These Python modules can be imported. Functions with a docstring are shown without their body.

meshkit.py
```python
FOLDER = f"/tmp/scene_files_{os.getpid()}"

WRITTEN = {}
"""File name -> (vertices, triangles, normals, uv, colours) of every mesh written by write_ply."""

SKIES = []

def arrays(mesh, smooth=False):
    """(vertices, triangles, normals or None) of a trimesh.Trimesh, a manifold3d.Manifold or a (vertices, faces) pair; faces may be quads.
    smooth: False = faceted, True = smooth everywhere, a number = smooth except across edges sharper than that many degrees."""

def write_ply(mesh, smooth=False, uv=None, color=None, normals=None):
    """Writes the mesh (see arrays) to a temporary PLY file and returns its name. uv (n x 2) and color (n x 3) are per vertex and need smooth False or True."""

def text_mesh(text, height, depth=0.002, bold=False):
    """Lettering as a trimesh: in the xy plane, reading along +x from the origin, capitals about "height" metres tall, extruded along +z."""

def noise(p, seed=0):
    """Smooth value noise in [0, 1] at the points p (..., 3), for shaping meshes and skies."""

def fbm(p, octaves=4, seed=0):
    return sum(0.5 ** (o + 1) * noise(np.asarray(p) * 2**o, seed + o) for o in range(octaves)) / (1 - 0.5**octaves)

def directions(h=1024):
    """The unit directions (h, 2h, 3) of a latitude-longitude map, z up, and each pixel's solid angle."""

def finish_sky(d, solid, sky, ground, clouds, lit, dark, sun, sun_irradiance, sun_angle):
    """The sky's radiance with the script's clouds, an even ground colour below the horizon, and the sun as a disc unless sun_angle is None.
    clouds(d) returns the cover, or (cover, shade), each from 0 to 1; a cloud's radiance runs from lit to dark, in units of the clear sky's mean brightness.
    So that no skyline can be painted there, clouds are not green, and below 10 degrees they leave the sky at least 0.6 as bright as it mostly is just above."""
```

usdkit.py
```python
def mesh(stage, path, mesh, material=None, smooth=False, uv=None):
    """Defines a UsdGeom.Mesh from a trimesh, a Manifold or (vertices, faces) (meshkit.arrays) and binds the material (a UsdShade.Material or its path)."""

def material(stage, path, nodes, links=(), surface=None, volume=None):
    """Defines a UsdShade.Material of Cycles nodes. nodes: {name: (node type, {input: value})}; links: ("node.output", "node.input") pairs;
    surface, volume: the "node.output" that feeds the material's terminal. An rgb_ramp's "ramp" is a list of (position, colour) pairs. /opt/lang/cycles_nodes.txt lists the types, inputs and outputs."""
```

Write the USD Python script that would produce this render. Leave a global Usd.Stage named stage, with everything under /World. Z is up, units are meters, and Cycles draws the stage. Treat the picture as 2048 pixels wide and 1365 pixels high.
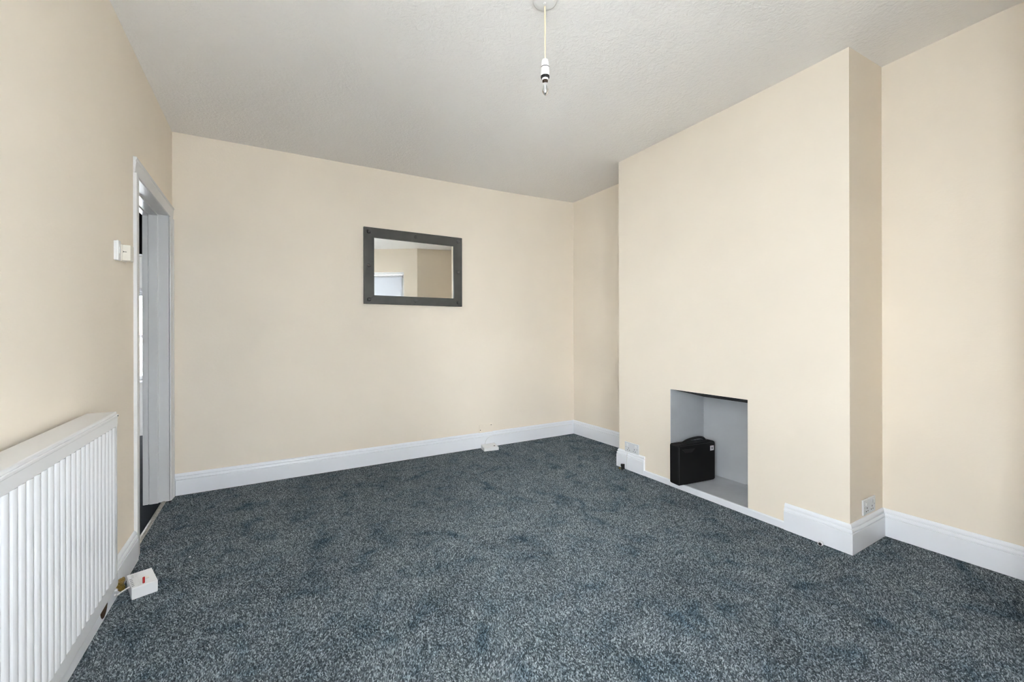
import math, random
import numpy as np, trimesh, manifold3d as m3, usdkit, meshkit
from scipy.interpolate import RBFInterpolator
from pxr import Gf, Sdf, Usd, UsdGeom, UsdLux, UsdShade

random.seed(7)
np.random.seed(7)
stage = Usd.Stage.CreateInMemory()
UsdGeom.SetStageUpAxis(stage, UsdGeom.Tokens.z)
UsdGeom.SetStageMetersPerUnit(stage, 1.0)
W = UsdGeom.Xform.Define(stage, "/World")
stage.SetDefaultPrim(W.GetPrim())
UsdGeom.Scope.Define(stage, "/World/Looks")

# ------------------------------------------------------------------ camera
F_PX, CY, YAW, ROLL, ZC = 834.92, 666.9, 0.5308, -0.0025, 1.1333
cam = UsdGeom.Camera.Define(stage, "/World/camera")
cam.CreateHorizontalApertureAttr(36.0)
cam.CreateVerticalApertureAttr(36.0 * 1365 / 2048)
cam.CreateFocalLengthAttr(36.0 * F_PX / 2048)
cam.CreateVerticalApertureOffsetAttr(-(682.5 - CY) / 2048 * 36.0)
cam.CreateClippingRangeAttr(Gf.Vec2f(0.02, 200.0))
fwd = np.array([math.sin(YAW), math.cos(YAW), 0.0])
r0, u0 = np.array([math.cos(YAW), -math.sin(YAW), 0.0]), np.array([0, 0, 1.0])
rt = math.cos(ROLL) * r0 + math.sin(ROLL) * u0
up = -math.sin(ROLL) * r0 + math.cos(ROLL) * u0
cam.AddTransformOp().Set(Gf.Matrix4d(*rt, 0, *up, 0, *(-fwd), 0, 0, 0, ZC, 1))
EXPOSURE = 2.89
cam.CreateExposureAttr(EXPOSURE)

# ------------------------------------------------------------------ sky: even overcast daylight
sky = UsdLux.DomeLight.Define(stage, "/World/sky")
sky.CreateIntensityAttr(1.0)
sky.CreateColorAttr(Gf.Vec3f(0.935, 0.96, 1.06))


# ------------------------------------------------------------------ materials
def mat(name, nodes, links, surface="p.BSDF"):
    return usdkit.material(stage, "/World/Looks/" + name, nodes, links, surface=surface)


def plain(name, col, rough=0.5, **kw):
    return mat(name, {"p": ("principled_bsdf", {"base_color": col, "roughness": rough, **kw})}, [])


def painted(name, col, rough, var=0.03, bump=0.12, bscale=60.0, low=1.3):
    """Emulsion on plaster: slow variation of tone, roller texture and gentle unevenness in relief."""
    c = np.array(col)
    return mat(name, {
        "g": ("geometry", {}),
        "n": ("noise_texture", {"scale": low, "detail": 3.0}),
        "r": ("rgb_ramp", {"ramp": [(0.3, tuple(c * (1 - var))), (0.7, tuple(np.minimum(c * (1 + var), 0.95)))]}),
        "n2": ("noise_texture", {"scale": bscale, "detail": 3.0, "roughness": 0.6}),
        "b": ("bump", {"strength": bump, "distance": 0.004}),
        "p": ("principled_bsdf", {"roughness": rough, "specular_ior_level": 0.3}),
    }, [("g.position", "n.vector"), ("n.fac", "r.fac"), ("r.color", "p.base_color"), ("g.position", "n2.vector"), ("n2.fac", "b.height"), ("b.normal", "p.normal")])


M = {}
M["wall"] = painted("cream_emulsion", (0.89, 0.80, 0.668), 0.75)
M["ceiling"] = mat("ceiling_paper", {
    "g": ("geometry", {}),
    "n": ("noise_texture", {"scale": 22.0, "detail": 4.0, "roughness": 0.6, "distortion": 1.4}),
    "v": ("noise_texture", {"scale": 70.0, "detail": 2.0}),
    "a": ("math", {"math_type": "multiply_add", "value2": 0.5}),
    "b": ("bump", {"strength": 0.42, "distance": 0.007}),
    "p": ("principled_bsdf", {"base_color": (0.92, 0.895, 0.855), "roughness": 0.8, "specular_ior_level": 0.25}),
}, [("g.position", "n.vector"), ("g.position", "v.vector"), ("v.fac", "a.value1"), ("n.fac", "a.value3"), ("a.value", "b.height"), ("b.normal", "p.normal")])
M["gloss"] = plain("white_gloss", (0.87, 0.885, 0.91), 0.28)
M["door_gloss"] = painted("door_frame_gloss", (0.74, 0.74, 0.73), 0.3, 0.03, 0.08, 25.0, 3.0)
M["rad"] = plain("radiator_enamel", (0.73, 0.73, 0.73), 0.25)
M["plastic"] = plain("white_plastic", (0.80, 0.80, 0.79), 0.3)
M["socket"] = plain("socket_plastic", (0.72, 0.73, 0.735), 0.3)
M["cream_plastic"] = plain("cream_plastic", (0.78, 0.74, 0.65), 0.35)
M["shadow_grey"] = plain("slot_shadow_grey", (0.06, 0.06, 0.06), 0.6)
M["hole"] = plain("dark_hole", (0.012, 0.011, 0.010), 0.8)
M["brown"] = plain("rusty_brown", (0.045, 0.025, 0.012), 0.8)
M["brass"] = mat("tarnished_brass", {
    "g": ("geometry", {}), "n": ("noise_texture", {"scale": 220.0, "detail": 3.0}),
    "r": ("rgb_ramp", {"ramp": [(0.35, (0.20, 0.13, 0.03)), (0.7, (0.50, 0.36, 0.10))]}),
    "p": ("principled_bsdf", {"metallic": 0.9, "roughness": 0.4}),
}, [("g.position", "n.vector"), ("n.fac", "r.fac"), ("r.color", "p.base_color")])
M["frame"] = painted("mirror_frame_grey", (0.084, 0.084, 0.074), 0.45, 0.12, 0.2, 90.0, 12.0)
M["stud"] = plain("stud_grey", (0.085, 0.085, 0.078), 0.3)
M["mirror"] = plain("silvered_glass", (0.92, 0.93, 0.92), 0.0, metallic=1.0)
M["recess"] = painted("recess_grey_paint", (0.51, 0.522, 0.525), 0.6, 0.05, 0.15, 40.0, 4.0)
M["shade_black"] = plain("shade_black", (0.010, 0.010, 0.010), 0.9)  # black of the plate that stands in for recess shade
M["hearth"] = painted("hearth_grey_paint", (0.56, 0.57, 0.58), 0.45, 0.08, 0.1, 60.0, 7.0)
M["case"] = mat("black_fabric", {
    "g": ("geometry", {}), "n": ("noise_texture", {"scale": 900.0, "detail": 2.0}), "b": ("bump", {"strength": 0.4, "distance": 0.001}),
    "p": ("principled_bsdf", {"base_color": (0.006, 0.006, 0.0065), "roughness": 0.75, "specular_ior_level": 0.25}),
}, [("g.position", "n.vector"), ("n.fac", "b.height"), ("b.normal", "p.normal")])
M["case_trim"] = plain("black_webbing", (0.009, 0.009, 0.009), 0.5)
M["tag"] = plain("tag_white", (0.75, 0.75, 0.75), 0.5)
M["tag_ink"] = plain("tag_ink", (0.06, 0.065, 0.07), 0.5)
M["red"] = plain("red_neon", (0.42, 0.03, 0.03), 0.3)
M["cord"] = plain("cream_flex", (0.80, 0.64, 0.44), 0.5)
M["bulb"] = mat("bulb_glass", {"f": ("fresnel", {"IOR": 1.45}), "t": ("transparent_bsdf", {"color": (0.95, 0.96, 0.96)}), "g": ("glossy_bsdf", {"color": (1, 1, 1), "roughness": 0.02}), "m": ("mix_closure", {})},
                [("f.fac", "m.fac"), ("t.BSDF", "m.closure1"), ("g.BSDF", "m.closure2")], "m.closure")
M["pane"] = mat("window_glass", {"f": ("fresnel", {"IOR": 1.5}), "t": ("transparent_bsdf", {"color": (0.95, 0.97, 0.96)}), "g": ("glossy_bsdf", {"color": (1, 1, 1), "roughness": 0.0}), "m": ("mix_closure", {})},
                [("f.fac", "m.fac"), ("t.BSDF", "m.closure1"), ("g.BSDF", "m.closure2")], "m.closure")
M["blind"] = mat("blind_fabric", {"d": ("diffuse_bsdf", {"color": (0.72, 0.73, 0.74)}), "t": ("translucent_bsdf", {"color": (0.5, 0.51, 0.53)}), "m": ("mix_closure", {"fac": 0.35})},
                 [("d.BSDF", "m.closure1"), ("t.BSDF", "m.closure2")], "m.closure")
M["upvc"] = plain("white_upvc", (0.82, 0.83, 0.83), 0.3)
M["metal"] = mat("brushed_aluminium", {"g": ("geometry", {}), "n": ("noise_texture", {"scale": 90.0, "detail": 3.0}),
    "r": ("rgb_ramp", {"ramp": [(0.3, (0.30, 0.28, 0.24)), (0.7, (0.52, 0.49, 0.44))]}), "p": ("principled_bsdf", {"metallic": 0.6, "roughness": 0.45})},
    [("g.position", "n.vector"), ("n.fac", "r.fac"), ("r.color", "p.base_color")])
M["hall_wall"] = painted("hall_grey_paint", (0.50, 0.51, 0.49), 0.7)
M["hall_shade"] = plain("hall_wall_shade", (0.05, 0.05, 0.048), 0.6)  # the unlit hall end wall, its shade put into the colour
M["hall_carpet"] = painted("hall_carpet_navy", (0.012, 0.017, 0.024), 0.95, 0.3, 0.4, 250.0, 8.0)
M["outside"] = painted("outside_paving", (0.78, 0.775, 0.765), 0.9)
M["render"] = painted("outside_render", (0.75, 0.74, 0.72), 0.9)
M["roof"] = painted("terracotta", (0.55, 0.33, 0.27), 0.8)
M["holder"] = plain("lampholder_plastic", (0.84, 0.83, 0.80), 0.3)
M["carpet"] = mat("carpet_twist_pile", {
    "g": ("geometry", {}),
    "at": ("attribute", {"attribute": "shade"}),
    "rf": ("rgb_ramp", {"ramp": [(0.0, (0.033, 0.043, 0.047)), (0.30, (0.072, 0.089, 0.096)), (0.62, (0.178, 0.209, 0.220)), (1.0, (0.42, 0.468, 0.483))]}),
    "lo": ("noise_texture", {"scale": 6.0, "detail": 4.0, "roughness": 0.62, "distortion": 0.5}),
    "rl": ("rgb_ramp", {"ramp": [(0.31, (0.42, 0.53, 0.60)), (0.40, (0.80, 0.86, 0.89)), (0.50, (1.0, 1.0, 1.0)), (0.72, (1.20, 1.17, 1.14))]}),
    "mm": ("mix", {"mix_type": "multiply", "fac": 1.0}),
    "p": ("principled_bsdf", {"roughness": 0.9, "specular_ior_level": 0.12}),
}, [("at.fac", "rf.fac"), ("g.position", "lo.vector"), ("lo.fac", "rl.fac"), ("rf.color", "mm.color1"), ("rl.color", "mm.color2"), ("mm.color", "p.base_color")])
M["backing"] = plain("carpet_backing", (0.03, 0.035, 0.04), 0.95)

# ------------------------------------------------------------------ helpers
used = {}


def numbered(parent, name):
    k = (parent, name)
    used[k] = used.get(k, -1) + 1
    return name if used[k] == 0 else f"{name}_{used[k]:03d}"


def tag(p, label=None, cat=None, group=None, kind=None):
    p = p.GetPrim() if hasattr(p, "GetPrim") else p
    for k, v in (("label", label), ("category", cat), ("group", group), ("kind", kind)):
        if v:
            p.SetCustomDataByKey(k, v)
    return p


def thing(name, label, cat, loc=(0, 0, 0), rz=0.0, group=None, kind=None):
    x = UsdGeom.Xform.Define(stage, "/World/" + numbered("/World", name))
    x.AddTranslateOp().Set(Gf.Vec3d(*loc))
    if rz:
        x.AddRotateZOp().Set(math.degrees(rz))
    return tag(x, label, cat, group, kind)


def obj(name, mesh, m, parent=None, smooth=False, label=None):
    base = parent.GetPath().pathString if parent is not None else "/World"
    o = usdkit.mesh(stage, f"{base}/{numbered(base, name)}", mesh, M[m], smooth)
    if label:
        tag(o, label)
    return o.GetPrim()


def struct(name, mesh, m, label, cat, smooth=False):
    return tag(obj(name, mesh, m, None, smooth), label, cat, kind="structure")


def tm(x):
    if isinstance(x, trimesh.Trimesh):
        return x
    v, f, _ = meshkit.arrays(x)
    return trimesh.Trimesh(v, f, process=False)


def cat(*ms):
    return trimesh.util.concatenate([tm(x) for x in ms])


def cube(x0, y0, z0, x1, y1, z1):
    return m3.Manifold.cube((x1 - x0, y1 - y0, z1 - z0)).translate((x0, y0, z0))


def box(x0, y0, z0, x1, y1, z1):
    return tm(cube(x0, y0, z0, x1, y1, z1))


def rcube(x0, y0, z0, x1, y1, z1, r, seg=12):
    r = min(r, (x1 - x0) / 2.01, (y1 - y0) / 2.01, (z1 - z0) / 2.01)
    s = m3.Manifold.sphere(r, seg)
    return m3.Manifold.batch_hull([s.translate((x, y, z)) for x in (x0 + r, x1 - r) for y in (y0 + r, y1 - r) for z in (z0 + r, z1 - r)])


def rbox(*a, **k):
    return tm(rcube(*a, **k))


def prism(pts, z0, z1):
    return m3.Manifold.extrude(m3.CrossSection([pts], m3.FillRule.NonZero), z1 - z0).translate((0, 0, z0))


def cyl(p, q, r, r2=None, seg=24):
    p, q = np.array(p, float), np.array(q, float)
    h = np.linalg.norm(q - p)
    c = tm(m3.Manifold.cylinder(h, r, r if r2 is None else r2, seg))
    c.apply_transform(trimesh.geometry.align_vectors([0, 0, 1], (q - p) / h))
    c.apply_translation(p)
    return c


def lathe(profile, seg=32):
    return trimesh.creation.revolve(np.array(profile, float), sections=seg)


def tube(path, r, seg=10):
    path = np.array(path, float)
    n = len(path)
    tan = np.gradient(path, axis=0)
    tan /= np.linalg.norm(tan, axis=1)[:, None]
    ref = np.array([0, 0, 1.0]) if abs(tan[0][2]) < 0.9 else np.array([1.0, 0, 0])
    v, f = [], []
    for i in range(n):
        a = np.cross(tan[i], ref)
        a /= np.linalg.norm(a)
        b = np.cross(a, tan[i])
        for k in range(seg):
            t = 2 * math.pi * k / seg
            v.append(path[i] + r * (math.cos(t) * a + math.sin(t) * b))
    for i in range(n - 1):
        for k in range(seg):
            k2 = (k + 1) % seg
            f += [[i * seg + k, (i + 1) * seg + k, (i + 1) * seg + k2], [i * seg + k, (i + 1) * seg + k2, i * seg + k2]]
    v += [path[0], path[-1]]
    for k in range(seg):
        k2 = (k + 1) % seg
        f += [[len(v) - 2, k, k2], [len(v) - 1, (n - 1) * seg + k2, (n - 1) * seg + k]]
    m = trimesh.Trimesh(np.array(v), np.array(f), process=False)
    m.fix_normals()
    return m


def spline(pts, n=24):
    from scipy.interpolate import CubicSpline
    pts = np.array(pts, float)
    t = np.r_[0, np.cumsum(np.linalg.norm(np.diff(pts, axis=0), axis=1))]
    return CubicSpline(t, pts)(np.linspace(0, t[-1], n))


def cap_tris(profile):
    """Triangles over a simple polygon, as indices into the profile itself."""
    from shapely import Polygon
    v, f = trimesh.creation.triangulate_polygon(Polygon(profile), engine="earcut")
    near = [int(np.argmin(((np.array(profile) - q) ** 2).sum(1))) for q in np.array(v)]
    return np.array([[near[a] for a in t] for t in f])


def mould(path, profile, side=1.0, start_n=None, end_n=None):
    """Sweeps the profile (out from wall, height) along a plan path; the room lies on the left of the path for side=+1. Mitred at the corners; one mesh per segment."""
    P = np.array(path, float)
    D = np.diff(P, axis=0)
    D /= np.linalg.norm(D, axis=1)[:, None]
    Nn = np.c_[-D[:, 1], D[:, 0]] * side
    off = []
    for i in range(len(P)):
        if i == 0:
            o = Nn[0] if start_n is None else np.array(start_n) / (np.array(start_n) @ Nn[0])
        elif i == len(P) - 1:
            o = Nn[-1] if end_n is None else np.array(end_n) / (np.array(end_n) @ Nn[-1])
        else:
            s = Nn[i - 1] + Nn[i]
            o = s / (s @ Nn[i])
        off.append(o)
    pr = np.array(profile, float)
    k = len(pr)
    tf = cap_tris(pr)
    out = []
    for i in range(len(P) - 1):
        ends = [np.c_[P[j][None] + pr[:, :1] * off[j][None], pr[:, 1]] for j in (i, i + 1)]
        v = np.vstack(ends)
        f = []
        for a in range(k):
            b = (a + 1) % k
            f += [[a, b, k + b], [a, k + b, k + a]]
        f += [list(x) for x in tf] + [[k + x for x in t[::-1]] for t in tf]
        m = trimesh.Trimesh(v, np.array(f), process=False)
        m.fix_normals()
        out.append(m)
    return out


def along_y(profile, y0, y1, place):
    """Extrudes the profile (a, b) from y0 to y1; place(a, b, y) gives each vertex's x and z."""
    m = tm(prism(profile, y0, y1))
    v = np.array(m.vertices)
    xs, zs = place(v[:, 0], v[:, 1], v[:, 2])
    m = trimesh.Trimesh(np.c_[xs, v[:, 2], zs], np.array(m.faces), process=False)
    if m.volume < 0:
        m.invert()
    return m


def arc(cx, cz, r, a0, a1, n):
    return [(cx + r * math.cos(math.radians(a0 + (a1 - a0) * i / n)), cz + r * math.sin(math.radians(a0 + (a1 - a0) * i / n))) for i in range(n + 1)]


# ------------------------------------------------------------------ plan of the room (metres; the camera stands at x = y = 0)
YB, YC1, YC0, YF = 3.7264, 2.6094, 0.9695, 0.32
xl = lambda y: -0.5704 - 0.0052 * (YB - y)
xr2 = lambda y: 2.9955 + 0.0135 * (YB - y)
xr1 = lambda y: 2.9783 + 0.0135 * (YC0 - y)
xcf = lambda y: 2.5907 - 0.0092 * (YC1 - y)
BA, BB, BC, BD = (xl(0.5), 0.5), (-0.14, -0.45), (0.92, -0.45), (2.195, YF)  # unseen left bay side set steep and wide to light the right wall
TOP = 2.80

# ------------------------------------------------------------------ walls
struct("wall_back", prism([(-0.66, YB), (3.3, YB), (3.3, YB + 0.22), (-0.66, YB + 0.22)], -0.02, TOP), "wall", "cream painted far wall that carries the grey mirror", "wall")
LT = 0.136  # thickness of the wall with the door
wl = prism([(xl(0.48), 0.48), (xl(YB + 0.2), YB + 0.2), (xl(YB + 0.2) - LT, YB + 0.2), (xl(0.48) - LT, 0.48)], -0.02, TOP) - cube(-1.2, 2.82, -0.2, 0, 3.645, 1.962)
struct("wall_left", wl, "wall", "cream painted wall with the doorway, the thermostat and the radiator", "wall")
struct("wall_right", prism([(xr1(0.0), 0.0), (xr1(0.0) + 0.25, 0.0), (3.26, YB + 0.2), (xr2(YB + 0.2), YB + 0.2), (xr2(YC1 - 0.1), YC1 - 0.1), (3.10, YC1 - 0.1), (3.10, YC0 + 0.1), (xr1(YC0 + 0.1), YC0 + 0.1)], -0.02, TOP),
       "wall", "cream painted alcove walls on both sides of the chimney breast", "wall")
struct("wall_front", prism([BD, (3.2, YF), (3.2, YF - 0.25), (BD[0] + 0.12, YF - 0.25)], -0.02, TOP), "wall", "cream painted wall beside the bay window, seen in the mirror", "wall")

# chimney breast with its square fireplace opening and the space above the lintel that holds the shade plate
FY0, FY1, FZ = 1.4995, 2.077, 0.714
breast = prism([(xcf(YC0), YC0), (3.12, YC0), (3.12, YC1), (xcf(YC1), YC1)], -0.02, TOP)
breast -= cube(2.3, FY0, -0.1, 2.975, FY1, FZ)
breast -= cube(2.5905, FY0 - 0.003, -0.1, 2.975, FY1 + 0.003, 0.745)
wc = thing("wall_chimney", "cream painted chimney breast with a square fireplace opening at its foot", "wall", kind="structure")
obj("breast", breast, "wall", wc)
rec = cube(2.585, FY0 - 0.004, 0.0, 2.979, FY1 + 0.004, FZ) - cube(2.4, FY0 + 0.001, -0.1, 2.971, FY1 - 0.001, FZ + 0.1)
obj("recess_lining", rec, "recess", wc, label="grey painted lining of the fireplace opening")
pl = m3.Manifold.hull_points(np.array([(2.590, y, z) for y in (FY0 - 0.003, FY1 + 0.003) for z in (0.7138, 0.74)] + [(2.974, y, z) for y in (FY0 - 0.003, FY1 + 0.003) for z in (0.628, 0.74)]))  # added plate, shaped to give the dark band of shade under the lintel
obj("shade_plate", pl, "shade_black", wc, label="added black plate standing in for the shade under the lintel, sloping down to the back")
obj("hearth", cube(2.584, FY0 + 0.001, -0.01, 2.971, FY1 - 0.001, 0.038), "hearth", wc, label="grey painted hearth slab")

# ------------------------------------------------------------------ ceiling, slightly uneven as in an old house
known = np.array([(-0.57, YB, 2.5528), (2.9955, YB, 2.611), (3.01, YC1, 2.6132), (2.59, YC1, 2.5908), (2.576, YC0, 2.5991), (2.978, YC0, 2.6232), (2.984, 0.55, 2.642), (-0.58, 1.8, 2.5673),
                  (-0.6, 0.1, 2.585), (1.0, -0.5, 2.60), (2.99, 0.2, 2.645), (1.0, 1.9, 2.583), (2.3, 0.2, 2.612)])
ceil = RBFInterpolator(known[:, :2], known[:, 2], kernel="thin_plate_spline")
gx, gy = np.linspace(-0.72, 3.22, 60), np.linspace(-0.62, 3.86, 66)
G = np.array([(x, y) for y in gy for x in gx])
cz = ceil(G)
nx, ny = len(gx), len(gy)
fl = []
for j in range(ny - 1):
    for i in range(nx - 1):
        a = j * nx + i
        fl += [[a, a + nx, a + nx + 1], [a, a + nx + 1, a + 1]]
nv = len(G)
bot = np.array(fl)
vv = np.vstack([np.c_[G, cz], np.c_[G, np.full(nv, TOP + 0.05)]])
rim = [j * nx for j in range(ny)] + [(ny - 1) * nx + i for i in range(1, nx)] + [j * nx + nx - 1 for j in range(ny - 2, -1, -1)] + [i for i in range(nx - 2, 0, -1)]
side = []
for a, b in zip(rim, rim[1:] + rim[:1]):
    side += [[a, b, b + nv], [a, b + nv, a + nv]]
cm = trimesh.Trimesh(vv, np.vstack([bot, bot[:, ::-1] + nv, np.array(side)]), process=False)
cm.fix_normals()
struct("ceiling", cm, "ceiling", "white ceiling with a faint papered texture", "ceiling", smooth=40)

# ------------------------------------------------------------------ floor
fo = thing("floor", "slate grey fitted carpet with a mottled speckled twist pile", "floor", kind="structure")
obj("backing", prism([(BA[0] - 0.1, BA[1] - 0.1), (BB[0] - 0.05, BB[1] - 0.1), (BC[0] + 0.05, BC[1] - 0.1), (BD[0] + 0.1, BD[1] - 0.1), (3.2, 0.1), (3.2, YB + 0.1), (-0.60, YB + 0.1), (-0.606, 3.66), (-0.608, 2.8), (-0.66, 2.8)], -0.06, -0.0065), "backing", fo)
rng = np.random.default_rng(11)
STEP = 0.0045
px_, py_ = np.meshgrid(np.arange(-0.62, 3.06, STEP), np.arange(-0.45, YB + 0.0, STEP * 0.94))
px_ = px_ + (np.arange(px_.shape[0]) % 2)[:, None] * STEP / 2
P = np.c_[px_.ravel(), py_.ravel()] + rng.uniform(-0.42, 0.42, (px_.size, 2)) * STEP
x_, y_ = P.T
bayy = np.interp(x_, [BA[0], BB[0], BC[0], BD[0], 3.2], [BA[1], BB[1], BC[1], BD[1], YF])
inside = (y_ > bayy) & (y_ < YB - 0.012) & (x_ > np.where((y_ > 2.85) & (y_ < 3.61), -0.593, -0.5704 - 0.0052 * (YB - y_) + 0.010))
inside &= np.where((y_ > YC0 - 0.012) & (y_ < YC1 + 0.012), x_ < xcf(y_) - 0.010, np.where(y_ < 1.5, x_ < xr1(y_) - 0.012, x_ < xr2(y_) - 0.012))
P = P[inside]
n = len(P)
q3 = np.c_[P, np.zeros(n)]
lowa = meshkit.fbm(q3 * 5.5 + 3.1, 3, 1) - 0.5
lowb = meshkit.fbm(q3 * 5.5 + 17.7, 3, 5) - 0.5
lean = np.c_[lowa, lowb] * 0.012 + np.array([-0.0004, 0.0006]) + rng.normal(0, 0.0010, (n, 2))
hgt = 0.0062 + rng.normal(0, 0.0008, n)
spin = rng.uniform(0, 2 * math.pi, n)
rad = STEP * rng.uniform(0.85, 1.15, n)
V = np.zeros((n, 4, 3))
for k in range(3):
    a = spin + k * 2.0944
    V[:, k, 0] = P[:, 0] + rad * np.cos(a)
    V[:, k, 1] = P[:, 1] + rad * np.sin(a)
    V[:, k, 2] = -0.0064
V[:, 3, :2] = P + lean
V[:, 3, 2] = -0.0064 + hgt
base = np.arange(n)[:, None] * 4
Fc = np.concatenate([base + np.array([0, 1, 3]), base + np.array([1, 2, 3]), base + np.array([2, 0, 3])])
pile = usdkit.mesh(stage, fo.GetPath().pathString + "/pile", (V.reshape(-1, 3), Fc), M["carpet"], False)
shade = np.repeat(np.clip(rng.beta(1.4, 1.6, n), 0, 1), 4).astype(np.float32)
UsdGeom.PrimvarsAPI(pile).CreatePrimvar("shade", Sdf.ValueTypeNames.FloatArray, "vertex").Set(shade)  # each tuft's own yarn tone
tag(pile, "mottled slate grey twist pile", kind="stuff")

# ------------------------------------------------------------------ skirting boards
SK = [(0, 0), (0.0175, 0), (0.0175, 0.103), (0.0168, 0.1055), (0.0110, 0.1068), (0.0110, 0.1098), (0.0160, 0.1108), (0.0162, 0.114), (0.0150, 0.120), (0.0120, 0.1260), (0.0062, 0.1275), (0.0062, 0.1305), (0.0112, 0.1315),
      (0.0112, 0.1345), (0.0100, 0.1400), (0.0070, 0.1460), (0.0030, 0.1492), (0, 0.1500)]
pb = mould([(xl(3.70), 3.70), (xl(YB), YB), (xr2(YB), YB), (xr2(YC1), YC1), (xcf(YC1), YC1), (xcf(2.326), 2.326)], SK, side=-1.0)
struct("baseboard_back", pb[1], "gloss", "white moulded skirting board along the far wall", "skirting board", 25)
struct("baseboard_alcove", cat(pb[2], pb[3]), "gloss", "white moulded skirting board in the far alcove", "skirting board", 25)
struct("baseboard_chimney_left", pb[4], "gloss", "short white skirting board under the socket, left of the fireplace", "skirting board", 25)
pr_ = mould([(xcf(1.281), 1.281), (xcf(YC0), YC0), (xr1(YC0), YC0), (xr1(YF), YF), BD, BC, BB, BA, (xl(0.62), 0.62)], SK, side=-1.0)
struct("baseboard_chimney_right", pr_[0], "gloss", "short white skirting board on the chimney breast, right of the fireplace", "skirting board", 25)
struct("baseboard_chimney_return", pr_[1], "gloss", "white skirting board on the side of the chimney breast", "skirting board", 25)
struct("baseboard_right", pr_[2], "gloss", "white moulded skirting board along the near right wall", "skirting board", 25)
struct("baseboard_front", pr_[3], "gloss", "white skirting board beside the bay window", "skirting board", 25)
struct("baseboard_bay", cat(*pr_[4:7]), "gloss", "white skirting board around the bay below the windows", "skirting board", 25)
bl = along_y(SK, 0.55, 2.757, lambda a, b, y: (xl(y) + a, b))
blm = m3.Manifold(m3.Mesh(np.array(bl.vertices, np.float32), np.array(bl.faces, np.uint32)))
HOLE = (2.255, 0.052)
bl = blm - m3.Manifold.cylinder(0.2, 0.046, 0.046, 40).rotate((0, 90, 0)).translate((xl(HOLE[0]) - 0.02, HOLE[0], HOLE[1]))
sl = thing("baseboard_left", "white moulded skirting board below the radiator, with a round pipe hole cut in it", "skirting board", kind="structure")
obj("board", bl, "gloss", sl, 25)
hc = (m3.Manifold.cylinder(0.0160, 0.0459, 0.0459, 40) - m3.Manifold.cylinder(0.03, 0.0442, 0.0442, 40).translate((0, 0, 0.002))).rotate((0, 90, 0)).translate((xl(HOLE[0]) + 0.0008, HOLE[0], HOLE[1]))
obj("pipe_hole", hc, "brown", sl, label="rough dark brown hole")
PL = [(0, 0), (0.014, 0), (0.014, 0.038), (0.012, 0.041), (0.008, 0.042), (0, 0.042)]
struct("baseboard_hearth", mould([(xcf(2.3265), 2.3265), (xcf(1.2805), 1.2805)], PL, side=-1.0)[0], "gloss", "low white strip along the floor in front of the fireplace", "skirting board")

# ------------------------------------------------------------------ doorway in the left wall
d = thing("door_1", "white painted door frame with moulded architrave around the open doorway", "door frame", kind="structure")
AR = [(0, 0), (0, 0.0135), (0.006, 0.0150), (0.012, 0.0142), (0.016, 0.0110), (0.022, 0.0108), (0.026, 0.0125), (0.040, 0.0105), (0.060, 0.0090), (0.072, 0.0085), (0.078, 0.0065), (0.080, 0.0)]


def architrave(y_out, y_in, z0, z1):
    """A jamb's architrave, its thick outer edge at y_out; profile (across, out)."""
    s = 1 if y_in > y_out else -1
    pts = [(xl(y_out) + t, y_out + s * a * abs(y_in - y_out) / 0.08) for a, t in AR]
    if s > 0:
        pts = pts[::-1]
    return prism(pts, z0, z1)


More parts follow.
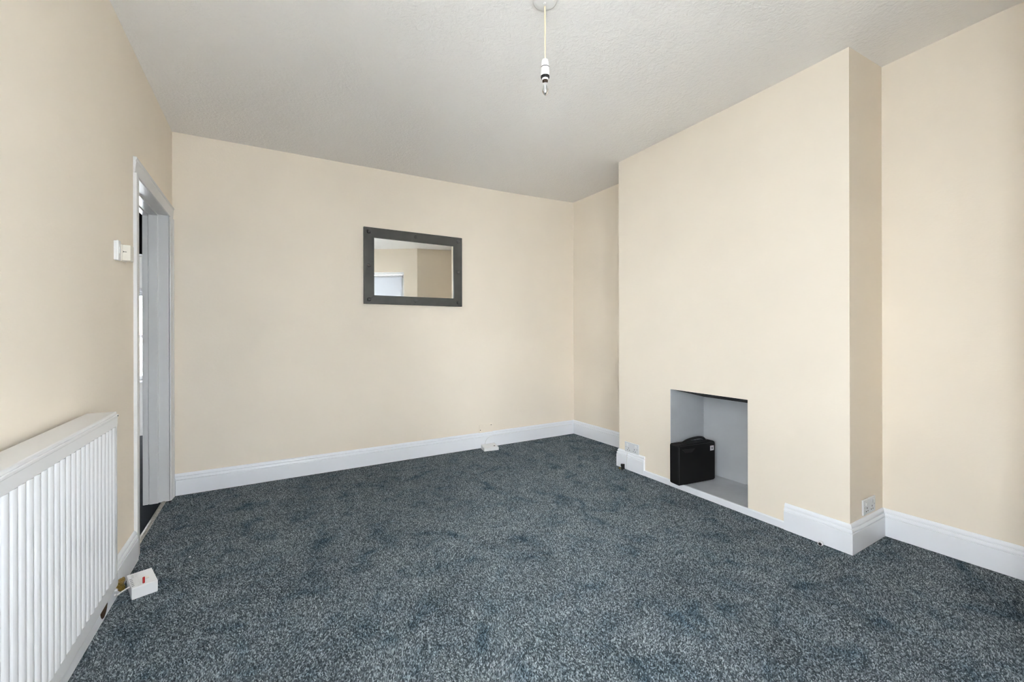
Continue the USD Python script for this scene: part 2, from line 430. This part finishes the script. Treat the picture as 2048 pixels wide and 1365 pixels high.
obj("architrave", architrave(2.757, 2.837, 0.0, 1.9436), "door_gloss", d, 25)
obj("architrave", architrave(3.700, 3.622, 0.0, 1.9312), "door_gloss", d, 25)
hm = along_y(AR, 2.757, 3.703, lambda a, t, y: (xl(y) + t, 2.024 - 0.014 * (y - 2.757) / 0.946 - a))
obj("architrave", hm, "door_gloss", d, 25)
X0, X1 = -0.573, -0.710
obj("lining", prism([(X0, 3.62), (X0, 3.645), (X1, 3.645), (X1, 3.62)], 0, 1.938), "door_gloss", d, label="far jamb of the doorway")
obj("lining", prism([(X0, 2.845), (X1, 2.845), (X1, 2.82), (X0, 2.82)], 0, 1.938), "door_gloss", d, label="near jamb of the doorway")
obj("lining", cube(X1, 2.82, 1.938, X0, 3.645, 1.962), "door_gloss", d, label="head of the doorway")
obj("stop_bead", prism([(-0.629, 3.621), (-0.629, 3.612), (-0.632, 3.609), (-0.676, 3.609), (-0.677, 3.612), (-0.677, 3.621)], 0, 1.927), "door_gloss", d)
obj("stop_bead", cube(-0.677, 2.846, 1.927, -0.629, 3.621, 1.9385), "door_gloss", d)
obj("stop_bead", cube(-0.677, 2.8445, 0, -0.629, 2.856, 1.927), "door_gloss", d)
obj("hall_architrave", cube(-0.7095, 3.613, 0, -0.681, 3.640, 1.945), "door_gloss", d, label="edge of the hall side frame")
obj("hall_architrave", cube(-0.7095, 2.846, 1.920, -0.681, 3.62, 1.945), "door_gloss", d)
t1 = thing("trim_1", "thin aluminium threshold strip across the doorway floor", "threshold strip", kind="structure")
sp = [(xl(2.8) - 0.012, 0.0), (xl(2.8) - 0.015, 0.003), (xl(2.8) - 0.025, 0.0055), (xl(2.8) - 0.035, 0.003), (xl(2.8) - 0.038, 0.0)]
stv = np.array([(x - 0.006 + 0.004 * (y - 2.8), y, z) for y in (2.846, 3.619) for x, z in sp])
stf = []
for a in range(5):
    b = (a + 1) % 5
    stf += [[a, b, 5 + b], [a, 5 + b, 5 + a]]
stf += [[0, 1, 2], [0, 2, 3], [0, 3, 4], [5, 7, 6], [5, 8, 7], [5, 9, 8]]
stm = trimesh.Trimesh(stv, np.array(stf), process=False)
stm.fix_normals()
obj("strip", stm, "metal", t1)
for y in (2.93, 3.23, 3.52):
    obj("screw", cyl((xl(2.8) - 0.030, y, 0.004), (xl(2.8) - 0.030, y, 0.0062), 0.003, seg=12), "metal", t1)

# ------------------------------------------------------------------ hall and the lower back room beyond the doorway
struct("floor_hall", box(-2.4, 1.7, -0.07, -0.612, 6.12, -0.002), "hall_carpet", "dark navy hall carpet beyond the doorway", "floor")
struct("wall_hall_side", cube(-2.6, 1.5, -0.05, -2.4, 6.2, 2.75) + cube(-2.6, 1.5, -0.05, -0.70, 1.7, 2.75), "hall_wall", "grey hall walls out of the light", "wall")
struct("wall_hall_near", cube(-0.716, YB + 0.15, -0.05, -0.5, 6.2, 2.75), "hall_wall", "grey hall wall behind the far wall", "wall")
struct("wall_hall_end", cube(-2.5, 6.0, -0.45, -0.5, 6.12, 2.75) - cube(-1.75, 5.9, -0.04, -0.92, 6.3, 2.01) , "hall_shade", "hall end wall above an open doorway, coloured dark for its shade", "wall")
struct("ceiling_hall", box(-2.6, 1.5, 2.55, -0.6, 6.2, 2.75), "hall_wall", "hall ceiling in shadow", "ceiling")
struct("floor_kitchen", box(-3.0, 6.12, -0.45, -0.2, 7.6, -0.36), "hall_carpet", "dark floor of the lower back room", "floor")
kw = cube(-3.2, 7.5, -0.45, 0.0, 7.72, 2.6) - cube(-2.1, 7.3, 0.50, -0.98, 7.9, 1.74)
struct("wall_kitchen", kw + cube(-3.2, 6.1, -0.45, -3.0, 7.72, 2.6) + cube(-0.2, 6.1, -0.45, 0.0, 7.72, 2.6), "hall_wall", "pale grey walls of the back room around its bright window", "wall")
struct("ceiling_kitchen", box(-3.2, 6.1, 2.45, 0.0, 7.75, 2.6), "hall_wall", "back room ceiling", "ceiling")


def window(name, p, q, z0, z1, label, depth=0.06, sill=0.12, bars=(), mull=(), inward=1, part_w=0.055):
    """A frame between plan points p and q, its room side on the left of p->q; transoms at the heights BARS, mullions at the fractions MULL."""
    p, q = np.array(p, float), np.array(q, float)
    L = np.linalg.norm(q - p)
    ang = math.atan2(q[1] - p[1], q[0] - p[0])
    t = thing(name, label, "window", (p[0], p[1], 0), ang, kind="structure")
    y0, y1 = -depth, 0.0
    w = part_w
    fr = [cube(0, y0, z0, w, y1, z1), cube(L - w, y0, z0, L, y1, z1), cube(0, y0, z0, L, y1, z0 + w), cube(0, y0, z1 - w, L, y1, z1)]
    m = m3.Manifold.batch_boolean(fr, m3.OpType.Add)
    obj("frame", m, "upvc", t)
    for b in bars:
        obj("transom", cube(w - 0.002, y0 + 0.006, b - 0.02, L - w + 0.002, y1 - 0.004, b + 0.02), "upvc", t)
    xs = [w] + [f * L for f in mull] + [L - w]
    for f in mull:
        obj("mullion", cube(f * L - 0.03, y0 + 0.004, z0 + w - 0.002, f * L + 0.03, y1 - 0.002, z1 - w + 0.002), "upvc", t)
    zs = [z0 + w] + list(bars) + [z1 - w]
    for a, b in zip(xs, xs[1:]):
        for c, e in zip(zs, zs[1:]):
            obj("pane", cube(a, y0 + 0.025, c, b, y0 + 0.029, e), "pane", t)
    if sill:
        obj("sill", rcube(-0.03, -0.02, z0 - 0.03, L + 0.03, sill, z0, 0.008), "gloss", t)
    return t


window("window_4", (-0.98, 7.60), (-2.10, 7.60), 0.50, 1.74, "bright back room window seen through the open doorway", sill=0.15, bars=(1.10,), mull=(0.25,))
bk = thing("window_blind", "grey roller blind rolled up at the top of the back room window", "blind", (-1.54, 7.47, 0))
obj("roll", cyl((-0.54, 0, 1.725), (0.54, 0, 1.725), 0.028), "blind", bk, 30)
obj("fabric", box(-0.53, 0.012, 1.67, 0.53, 0.016, 1.73), "blind", bk)
obj("bottom_bar", rbox(-0.53, 0.006, 1.655, 0.53, 0.022, 1.675, 0.006), "blind", bk)
# outside the back window
ob = thing("outbuilding", "white rendered outbuilding with a terracotta roof outside the back window", "outbuilding", (-3.2, 16.0, -0.5))
obj("wall", box(-2.2, 0, 0, 2.2, 2.5, 1.55), "render", ob)
rf = m3.Manifold.hull_points(np.array([(-2.4, -0.2, 1.55), (2.4, -0.2, 1.55), (-2.4, 2.7, 1.55), (2.4, 2.7, 1.55), (-2.4, 1.25, 2.45), (2.4, 1.25, 2.45)]))
obj("roof", rf, "roof", ob)

# ------------------------------------------------------------------ bay window behind the camera (its right side shows in the mirror)
def bay_wall(p, q, a, b, z0, z1):
    """Wall slab outside the plan line p-q with an opening between the distances a and b and the heights z0 and z1."""
    p, q = np.array(p, float), np.array(q, float)
    L = np.linalg.norm(q - p)
    ang = math.degrees(math.atan2(q[1] - p[1], q[0] - p[0]))
    m = cube(-0.10, -0.20, -0.55, L + 0.10, 0, TOP + 0.02) - cube(a, -0.5, z0, b, 0.5, z1)
    return m.rotate((0, 0, ang)).translate((p[0], p[1], 0)), p, (q - p) / L, ang


BZ0, BZ1 = 0.50, 2.205
w1, p1, d1, _ = bay_wall(BA, BB, 0.05, np.hypot(BB[0] - BA[0], BB[1] - BA[1]) - 0.05, BZ0, BZ1)
w2, p2, d2, _ = bay_wall(BB, BC, 0.05, 1.01, BZ0, BZ1)
w3, p3, d3, _ = bay_wall(BC, BD, 0.10, 1.255, BZ0, BZ1)
keep = prism([(-0.9, 0.55), (-0.60, 0.55), BA, BB, BC, BD, (2.4, 0.0), (2.2, -1.0), (-0.9, -1.0)], -1, 3)
bay = (w1 + w2 + w3) - prism([BA, BB, BC, BD, (BD[0], 1.0), (BA[0], 1.0)], -1, 3)
struct("wall_bay", bay ^ keep, "wall", "cream painted bay wall around the windows, seen in the mirror", "wall")
L1 = np.hypot(BB[0] - BA[0], BB[1] - BA[1])
spans = [("window_3", p1, d1, 0.05, L1 - 0.05, "unseen bay window on the radiator side, enlarged to light the right wall"), ("window_2", p2, d2, 0.05, 1.01, "middle bay window behind the viewpoint, out of the picture"),
         ("window_1", p3, d3, 0.10, 1.255, "white framed bay window reflected in the mirror")]
for nm, p, dr, a, b, lab in spans:
    nrm = np.array([-dr[1], dr[0]])
    A, B = p + dr * a - nrm * 0.05, p + dr * b - nrm * 0.05
    window(nm, A, B, BZ0, BZ1, lab, sill=0.08, bars=(1.72,), part_w=0.05)
    Lw = b - a
    BLIND_TO = {"window_1": 0.62, "window_2": 1.95, "window_3": 2.05}[nm]
    blind_label = {"window_1": "white roller blind on the bay window reflected in the mirror", "window_2": "white roller blind on the middle bay window behind the viewpoint", "window_3": "white roller blind on the radiator side bay window"}[nm]
    bb = thing("roller_blind", blind_label, "blind", (A[0] + nrm[0] * 0.025, A[1] + nrm[1] * 0.025, 0), math.atan2(dr[1], dr[0]))
    obj("roll", cyl((0.035, 0.0, BZ1 - 0.075), (Lw - 0.035, 0, BZ1 - 0.075), 0.018), "socket", bb, 30)
    obj("fabric", box(0.035, -0.019, BLIND_TO, Lw - 0.035, -0.0175, BZ1 - 0.075), "blind", bb)
    obj("bottom_bar", rbox(0.033, -0.024, BLIND_TO - 0.025, Lw - 0.033, -0.012, BLIND_TO, 0.005), "upvc", bb)
    for x in (0.026, Lw - 0.034):
        obj("bracket", box(x, -0.024, BZ1 - 0.10, x + 0.007, 0.02, BZ1 - 0.05), "socket", bb)
struct("ground", box(-30, -30, -0.75, 30, 30, -0.55), "outside", "pale paving outside the house", "ground")  # tone raised pale to bounce daylight up to the ceiling

# ------------------------------------------------------------------ mirror
mi = thing("wall_mirror", "rectangular mirror in a dark grey frame with domed studs on the far wall", "mirror", (1.163, YB - 0.004, 1.7175), -0.008)
# local: x along the wall, y towards the wall = 0, room side negative; z up
MW, MH, FWD = 0.450, 0.328, 0.030
IN = (-0.366, 0.367, -0.254, 0.243)


def rail(a, b, c, e):
    """Mitred rail: outer edge a->b, inner edge c->e (x, z), with a small chamfer."""
    pts = []
    for (x, z) in (a, b, c, e):
        pts.append((x, -FWD + 0.003, z))
        pts.append((x, -0.001, z))
    cx, cz_ = np.mean([p[0] for p in pts]), np.mean([p[2] for p in pts])
    for (x, z) in (a, b, c, e):
        pts.append((cx + (x - cx) * 0.994, -FWD, cz_ + (z - cz_) * (0.994 if abs(z - cz_) > 0.1 else 0.94)))
    return m3.Manifold.hull_points(np.array(pts))


o = [(-MW, MH + 0.0), (MW, MH), (MW, -MH), (-MW, -MH)]
i_ = [(IN[0], IN[3]), (IN[1], IN[3]), (IN[1], IN[2]), (IN[0], IN[2])]
for k in range(4):
    obj("frame_rail", rail(o[k], o[(k + 1) % 4], i_[(k + 1) % 4], i_[k]), "frame", mi)
dome = [(0.0, 0.0135), (0.006, 0.0125), (0.0115, 0.0093), (0.0155, 0.0045), (0.0168, 0.0), (0.0, 0.0)]
for sx_, sz_ in ((-0.410, 0.288), (0.0, 0.288), (0.410, 0.288), (-0.410, 0.0), (0.410, 0.0), (-0.410, -0.292), (0.0, -0.292), (0.410, -0.292)):
    s = lathe(dome[::-1], 20)
    s.apply_transform(trimesh.transformations.rotation_matrix(math.pi / 2, [1, 0, 0]))
    s.apply_translation((sx_, -FWD + 0.0003, sz_))
    s.fix_normals()
    obj("stud", s, "stud", mi, 40)
obj("glass", cube(IN[0] - 0.004, -0.018, IN[2] - 0.004, IN[1] + 0.004, -0.012, IN[3] + 0.004), "mirror", mi, label="silvered mirror glass")
obj("backing", cube(-MW + 0.01, -0.008, -MH + 0.01, MW - 0.01, 0.0, MH - 0.01), "frame", mi)

# ------------------------------------------------------------------ radiator
RY0, RY1, RX, RZ0, RZ1 = 0.90, 2.068, -0.475, 0.207, 0.846
ra = thing("radiator", "white double panel radiator with vertical ribs on the left wall", "radiator", (0, 0, 0))
pitch = 0.0364
nr = int((RY1 - 0.03 - RY0) / pitch)
prof = []
y = RY1 - 0.014
pts = [(RX - 0.012, RY1), (RX - 0.003, RY1), (RX - 0.003, y)]
for k in range(nr):
    c = y - pitch * k
    pts += [(RX - 0.0100, c + 0.0005), (RX - 0.0104, c - 0.0060)] + [(RX - 0.0040 + 0.0046 * math.sin(math.pi * q / 8) ** 0.7, c - 0.0060 - (pitch - 0.0070) * q / 8) for q in range(0, 9)]
pts += [(RX - 0.003, y - pitch * nr), (RX - 0.003, RY0), (RX - 0.012, RY0)]
RIBZ0, RIBZ1 = 0.252, 0.795
obj("front_panel", prism(pts, RIBZ0, RIBZ1), "rad", ra, label="ribbed front panel")
flat = []
# the ribs die out into the flat head and foot of the pressed panel
for zz0, zz1 in ((RZ0, RIBZ0), (RIBZ1, RZ1 - 0.018)):
    flat.append(rcube(RX - 0.014, RY0, zz0, RX - 0.0012, RY1, zz1, 0.0012, 8))
obj("panel_border", m3.Manifold.batch_boolean(flat, m3.OpType.Add), "rad", ra)
obj("rear_panel", rbox(xl(2.0) + 0.022, RY0, RZ0, xl(2.0) + 0.034, RY1, RZ1 - 0.018, 0.004), "rad", ra)
obj("side_panel", rbox(xl(2.0) + 0.020, RY1 - 0.0005, RZ0 + 0.01, RX - 0.006, RY1 + 0.0015, RZ1 - 0.004, 0.0006), "rad", ra)
obj("side_panel", rbox(xl(2.0) + 0.020, RY0 - 0.0015, RZ0 + 0.01, RX - 0.006, RY0 + 0.0005, RZ1 - 0.004, 0.0006), "rad", ra)
grille = rcube(xl(2.0) + 0.018, RY0 - 0.002, RZ1 - 0.006, RX - 0.004, RY1 + 0.002, RZ1 + 0.002, 0.003)
grille += rcube(RX - 0.006, RY0 - 0.002, RZ1 - 0.018, RX + 0.0012, RY1 + 0.002, RZ1 - 0.008, 0.003)
grille += cube(RX - 0.008, RY0, RZ1 - 0.014, RX - 0.004, RY1, RZ1 - 0.002)
obj("top_grille", grille, "rad", ra, 30, label="smooth white top cover with a lip along its front")
obj("screw", cyl((RX - 0.002, RY1 - 0.010, RZ1 - 0.0125), (RX + 0.0025, RY1 - 0.010, RZ1 - 0.0125), 0.0022, seg=12), "hole", ra)
for yb_ in (1.10, 1.90):
    obj("bracket", box(xl(yb_) + 0.0005, yb_ - 0.015, 0.28, xl(yb_) + 0.024, yb_ + 0.015, 0.78), "socket", ra)
va = thing("radiator_valve", "tarnished brass valve at the foot of the radiator", "valve", (-0.474, 2.098, 0.198))
obj("body", cat(cyl((0, -0.022, 0.004), (0, 0.014, 0.004), 0.0085), cyl((0, 0.0, -0.016), (0, 0.0, 0.006), 0.0075), cyl((0.0, -0.03, 0.004), (0, -0.018, 0.004), 0.011, seg=6)), "brass", va, 30)
obj("compression_nut", cyl((0, 0, -0.026), (0, 0, -0.012), 0.0105, seg=6), "brass", va)
obj("spindle", cat(cyl((0, 0.012, 0.004), (0, 0.026, 0.005), 0.0045), cyl((0, 0.0, 0.006), (0.0, 0.0, 0.014), 0.009, seg=6)), "brass", va, 30)
obj("tail_pipe", tube(spline([(0, 0, -0.018), (-0.006, 0.002, -0.024), (-0.03, 0.010, -0.024), (-0.083, 0.014, -0.024)], 16), 0.004), "rad", va, 30)

# ------------------------------------------------------------------ white timer box lying on the carpet
bx = thing("switch_box", "white plastic switch box with a red neon lying on the carpet by the radiator", "switch box", (-0.498, 2.347, 0.0), math.atan2(0.027, 0.082))
body = rcube(0, 0, 0.001, 0.0865, 0.150, 0.051, 0.003)
for k in range(5):
    body -= cube(0.012 + 0.006 * 0, 0.104 + 0.006 * k, 0.047, 0.020, 0.1065 + 0.006 * k, 0.06)
    body -= cube(0.024, 0.104 + 0.006 * k, 0.047, 0.032, 0.1065 + 0.006 * k, 0.06)
for k in range(5):
    body -= cube(0.003, 0.02 + 0.018 * k, 0.047, 0.012, 0.026 + 0.018 * k, 0.06)
obj("body", body, "plastic", bx, 30)
obj("cover_plate", rcube(0.030, 0.004, 0.0505, 0.083, 0.095, 0.0525, 0.001), "plastic", bx)
obj("rocker", rcube(0.046, 0.050, 0.052, 0.064, 0.072, 0.0545, 0.001), "cream_plastic", bx)
obj("neon_switch", rcube(0.0370, 0.0110, 0.0518, 0.0450, 0.0170, 0.0790, 0.0022), "red", bx, label="upright red neon switch")
obj("vent_slots", cat(*[box(0.004, 0.02 + 0.018 * k, 0.0475, 0.0115, 0.0258 + 0.018 * k, 0.0502) for k in range(5)], *[box(x, 0.1042 + 0.006 * k, 0.0475, x + 0.0076, 0.1063 + 0.006 * k, 0.0502) for k in range(5) for x in (0.0122, 0.0242)]), "shadow_grey", bx)  # dark fill laid in the slots as their shadow
obj("cable", tube(spline([(0.002, 0.050, 0.040), (-0.02, 0.028, 0.044), (-0.045, -0.03, 0.06), (-0.060, -0.10, 0.095)], 20), 0.0032), "plastic", bx, 30)

# ------------------------------------------------------------------ light switch and thermostat by the door
ls = thing("light_switch", "narrow white light switch on the left wall, nearer than the thermostat", "light switch", (xl(2.48), 2.447, 1.459))
obj("back_box", rcube(0.0005, 0.002, 0.001, 0.010, 0.032, 0.085, 0.002), "plastic", ls)
obj("plate", rcube(0.0095, 0, 0, 0.0175, 0.034, 0.087, 0.0025), "plastic", ls, 30)
obj("rocker", rcube(0.0165, 0.012, 0.030, 0.0200, 0.024, 0.058, 0.0015), "plastic", ls, 30)
th = thing("thermostat", "cream boxy room thermostat with a dark slot beside the door frame", "thermostat", (xl(2.58), 2.552, 1.472))
tb = rcube(0.006, 0, 0, 0.0345, 0.055, 0.072, 0.003) - cube(0.0115, -0.01, 0.0385, 0.021, 0.012, 0.0415) - m3.Manifold.hull_points(np.array([(0.0055, -0.01, 0.0475), (0.0055, -0.01, 0.033), (0.0125, -0.01, 0.040), (0.0055, 0.006, 0.0475), (0.0055, 0.006, 0.033), (0.0125, 0.006, 0.040)]))
obj("case", tb, "cream_plastic", th, 30)
obj("slot", cube(0.0075, 0.0045, 0.037, 0.0225, 0.0055, 0.043), "hole", th)
obj("back_plate", rcube(0.0005, -0.002, -0.002, 0.0065, 0.066, 0.074, 0.0015), "cream_plastic", th)
for k in range(4):
    obj("grille_line", cube(0.012, -0.0006, 0.050 + 0.004 * k, 0.030, 0.0004, 0.0512 + 0.004 * k), "cream_plastic", th)

# ------------------------------------------------------------------ pendant
pe = thing("pendant_light", "bare pendant lampholder with a clear candle bulb on a cream flex", "pendant light", (1.044, 1.489, 0))
zc_ = float(ceil(np.array([[1.044, 1.489]]))[0])
rose = lathe([(0, zc_ + 0.001), (0.053, zc_ + 0.001), (0.053, zc_ - 0.005), (0.050, zc_ - 0.012), (0.044, zc_ - 0.0155), (0.030, zc_ - 0.0165), (0.008, zc_ - 0.017), (0.006, zc_ - 0.021), (0, zc_ - 0.021)][::-1], 40)
rose.fix_normals()
obj("ceiling_rose", rose, "holder", pe, 40)
obj("flex", tube([(0.0, 0, zc_ - 0.03), (0.0006, 0.0004, 2.5), (0.0012, 0.0008, 2.42), (0.001, 0.0006, 2.36), (0, 0, 2.31)], 0.0036, 12), "cord", pe, 40)


def turned(name, profile, m, sm=35, label=None):
    s = lathe(profile, 36)
    s.fix_normals()
    return obj(name, s, m, pe, sm, label)


turned("lampholder_cap", [(0, 2.2875), (0.0178, 2.2875), (0.0174, 2.300), (0.0150, 2.316), (0.0128, 2.320), (0.0050, 2.322), (0, 2.322)], "holder")
turned("seam_ring", [(0, 2.2840), (0.0182, 2.2840), (0.0182, 2.2877), (0, 2.2877)], "hole", label="dark seam around the lampholder")
turned("lampholder_body", [(0.0150, 2.2490), (0.0190, 2.2490), (0.0195, 2.262), (0.0190, 2.2842), (0, 2.2842), (0, 2.2490)], "holder")
turned("shade_gap", [(0, 2.2385), (0.0165, 2.2385), (0.0188, 2.2440), (0.0186, 2.2493), (0, 2.2493)], "hole", label="dark gap above the shade ring")
turned("shade_ring", [(0, 2.2310), (0.0128, 2.2310), (0.0142, 2.2335), (0.0142, 2.2388), (0, 2.2388)], "holder")
turned("bulb_cap", [(0, 2.221), (0.0098, 2.221), (0.0118, 2.226), (0.0118, 2.2312), (0, 2.2312)], "brown")
bo = [(0.0085, 2.2215), (0.0110, 2.216), (0.0155, 2.207), (0.0172, 2.199), (0.0162, 2.189), (0.0125, 2.178), (0.0065, 2.170), (0.0018, 2.1655), (0, 2.165)]
bi = [(max(r - 0.0008, 0), z + (0.0006 if r < 0.003 else 0)) for r, z in bo]
turned("bulb_glass", bo + bi[::-1], "bulb", 50)
turned("bulb_stem", [(0, 2.176), (0.0012, 2.177), (0.0020, 2.195), (0.0035, 2.212), (0.0050, 2.2212), (0, 2.2212)], "holder", label="glass stem inside the bulb")

# ------------------------------------------------------------------ black case on the hearth
ang = math.atan2(1.91 - 1.955, 2.87 - 2.517)
ca = thing("equipment_case", "black soft equipment case with a carry handle standing in the fireplace", "case", (2.517, 1.955, 0.0425), ang)
CL, CWd, CH = 0.356, 0.093, 0.287
bm = rcube(0, 0, 0, CL, CWd, CH, 0.014, 20)
obj("body", bm, "case", ca, 40)
pip = [tube(spline([(0.008, 0.0025, 0.012), (0.0075, 0.002, 0.14), (0.008, 0.0025, 0.274)], 10), 0.003, 8), tube(spline([(CL - 0.008, 0.0025, 0.012), (CL - 0.008, 0.002, 0.14), (CL - 0.008, 0.0025, 0.274)], 10), 0.003, 8),
       tube(spline([(0.012, 0.003, 0.2785), (CL / 2, 0.0022, 0.2795), (CL - 0.012, 0.003, 0.2785)], 12), 0.003, 8)]
for p_ in pip:
    obj("piping", p_, "case_trim", ca, 40)
obj("handle", tube(spline([(0.075, 0.047, CH - 0.006), (0.10, 0.047, CH + 0.008), (0.150, 0.047, CH + 0.021), (0.205, 0.047, CH + 0.027), (0.255, 0.047, CH + 0.026), (0.288, 0.047, CH + 0.016), (0.302, 0.047, CH - 0.006)], 30), 0.0095, 12), "case_trim", ca, 40)
for x in (0.078, 0.300):
    obj("handle_mount", rbox(x - 0.022, 0.028, CH - 0.004, x + 0.022, 0.066, CH + 0.005, 0.003), "case_trim", ca, 30)
fp = m3.Manifold.hull_points(np.array([(0.03, -0.003, CH - 0.030), (0.15, -0.003, CH - 0.034), (0.12, -0.003, CH - 0.058), (0.06, -0.003, CH - 0.055), (0.03, 0.001, CH - 0.030), (0.15, 0.001, CH - 0.034), (0.12, 0.001, CH - 0.058), (0.06, 0.001, CH - 0.055)]))
obj("front_flap", fp, "case_trim", ca)
lb = obj("label_patch", rbox(0.302, -0.0016, CH - 0.066, 0.338, 0.0005, CH - 0.030, 0.0007), "tag", ca, label="white square label")
ring = trimesh.creation.annulus(0.0048, 0.0078, 0.0008, sections=24)
dot = trimesh.creation.cylinder(0.0030, 0.0008, sections=16)
tail = trimesh.creation.box((0.003, 0.0095, 0.0008))
tail.apply_translation((0.0062, -0.0025, 0))
em = trimesh.util.concatenate([ring, dot, tail])
em.apply_transform(trimesh.transformations.rotation_matrix(math.pi / 2, [1, 0, 0]))
em.apply_translation((0.3205, -0.0017, CH - 0.048))
obj("label_mark", em, "tag_ink", lb, label="dark round mark on the label")


# ------------------------------------------------------------------ sockets
def double_socket(t):
    """Plate 146 x 86 mm in the local xz plane, room side -y, origin at its lower left corner on the wall."""
    plate = rcube(0, -0.009, 0, 0.150, -0.0005, 0.083, 0.003)
    for cx in (0.044, 0.106):
        plate -= cube(cx - 0.002, -0.02, 0.031, cx + 0.002, -0.004, 0.039) + cube(cx - 0.0135, -0.02, 0.017, cx - 0.0075, -0.004, 0.021) + cube(cx + 0.0075, -0.02, 0.017, cx + 0.0135, -0.004, 0.021)
    obj("plate", plate, "socket", t, 30)
    for cx in (0.030, 0.120):
        r = rcube(cx - 0.008, -0.013, 0.050, cx + 0.008, -0.008, 0.070, 0.002)
        obj("rocker_switch", r, "plastic", t, 30)
    for cx in (0.044, 0.106):
        h = cat(cube(cx - 0.0025, -0.0093, 0.0305, cx + 0.0025, -0.0045, 0.0395), cube(cx - 0.014, -0.0093, 0.0165, cx - 0.007, -0.0045, 0.0215), cube(cx + 0.007, -0.0093, 0.0165, cx + 0.014, -0.0045, 0.0215))
        obj("pin_holes", h, "hole", t)
    for cx in (0.015, 0.135):
        obj("screw", cyl((cx, -0.0095, 0.0415), (cx, -0.0085, 0.0415), 0.0035, seg=14), "metal", t)


sa = thing("wall_socket", "white double socket above the short skirting, left of the fireplace", "socket", (xcf(2.54), 2.539, 0.144), -math.pi / 2 + 0.0092)
double_socket(sa)
sb = thing("wall_socket", "white double socket on the side of the chimney breast, near the right wall", "socket", (2.709, YC0, 0.162), 0)
double_socket(sb)
bp = thing("blank_plate", "cream painted blank plate with two dark screws just above the far skirting", "blank plate", (1.806, YB, 0.145))
obj("plate", rcube(0, -0.006, 0, 0.149, -0.0003, 0.082, 0.002), "wall", bp, 30)
for x, z in ((0.012, 0.028), (0.132, 0.070)):
    obj("screw", cyl((x, -0.0068, z), (x, -0.0055, z), 0.0042, seg=14), "brown", bp)

fb = thing("surface_box", "white plastic cable box on the carpet against the far skirting", "cable box", (1.792, 3.582, 0.0), math.atan2(-0.022, 0.144))
fbm = m3.Manifold.hull_points(np.array([(0, 0, 0.0005), (0.147, 0, 0.0005), (0, 0, 0.027), (0.147, 0, 0.027), (0.001, 0.108, 0.0005), (0.146, 0.128, 0.0005), (0.001, 0.108, 0.040), (0.146, 0.128, 0.040)]))
obj("body", fbm, "plastic", fb)
obj("lid", m3.Manifold.hull_points(np.array([(0.004, 0.004, 0.0282), (0.143, 0.004, 0.0282), (0.143, 0.11, 0.0385), (0.004, 0.10, 0.0385), (0.004, 0.004, 0.0312), (0.143, 0.004, 0.0312), (0.143, 0.11, 0.0415), (0.004, 0.10, 0.0415)])), "plastic", fb)
obj("cable_hole", cyl((0.116, 0.040, 0.0330), (0.116, 0.040, 0.0358), 0.0085, seg=20), "hole", fb)
fc = tag(obj("skirting_cable", tube(spline([(1.86, YB - 0.022, 0.03), (1.868, YB - 0.021, 0.055), (1.885, YB - 0.0205, 0.085), (1.925, YB - 0.020, 0.103), (1.98, YB - 0.0195, 0.108), (2.08, YB - 0.0195, 0.1085), (2.25, YB - 0.0195, 0.1085), (2.6, YB - 0.0195, 0.1085), (2.95, YB - 0.0195, 0.1085)], 60), 0.0024, 8), "plastic", None, 40),
         "thin white cable running up from the cable box along the far skirting", "cable")

# cable and pipe stubs along the chimney breast
cx0 = xcf(2.502)
tag(obj("drop_cable", tube(spline([(cx0 - 0.006, 2.503, 0.146), (cx0 - 0.0185, 2.503, 0.118), (cx0 - 0.0215, 2.502, 0.09), (cx0 - 0.0215, 2.501, 0.04), (cx0 - 0.022, 2.500, 0.002)], 24), 0.0034, 8), "plastic", None, 40), "white cable dropping down the short skirting below the socket", "cable")
ps = thing("pipe_stub", "black capped gas pipe stub at the foot of the short skirting", "pipe stub", (2.534, 2.520, 0.0))
obj("pipe", cyl((0, 0, 0), (0, 0, 0.038), 0.0085), "hole", ps, 30)
obj("cap", cyl((0, 0, 0.030), (0, 0, 0.046), 0.0125, seg=6), "hole", ps)
obj("elbow", cat(cyl((0, 0.0, 0.016), (0.0, -0.020, 0.018), 0.0085), cyl((0, -0.018, 0.018), (0.0, -0.019, 0.052), 0.0065)), "hole", ps, 30)
obj("olive", cyl((-0.004, 0.014, 0.010), (-0.010, 0.026, 0.010), 0.0065), "brass", ps, 30)
p2_ = thing("pipe_stub", "short white capped pipe stub poking out of the right skirting", "pipe stub", (2.535, 1.082, 0.0))
obj("pipe", cyl((0.008, 0.004, 0.012), (-0.012, 0.0, 0.012), 0.0105), "plastic", p2_, 30)
obj("cap", cyl((-0.0122, 0.0, 0.012), (-0.0135, 0.0, 0.012), 0.0078), "hole", p2_, 30)
obj("collar", cyl((0.006, 0.003, 0.012), (0.001, 0.002, 0.012), 0.0125), "socket", p2_, 30)
sc_ = tag(obj("paper_scrap", m3.Manifold.hull_points(np.array([(-0.345, 2.648, 0.003), (-0.333, 2.650, 0.003), (-0.338, 2.658, 0.003), (-0.342, 2.652, 0.006)])), "tag"), "tiny white paper scrap on the carpet in front of the doorway", "paper scrap")
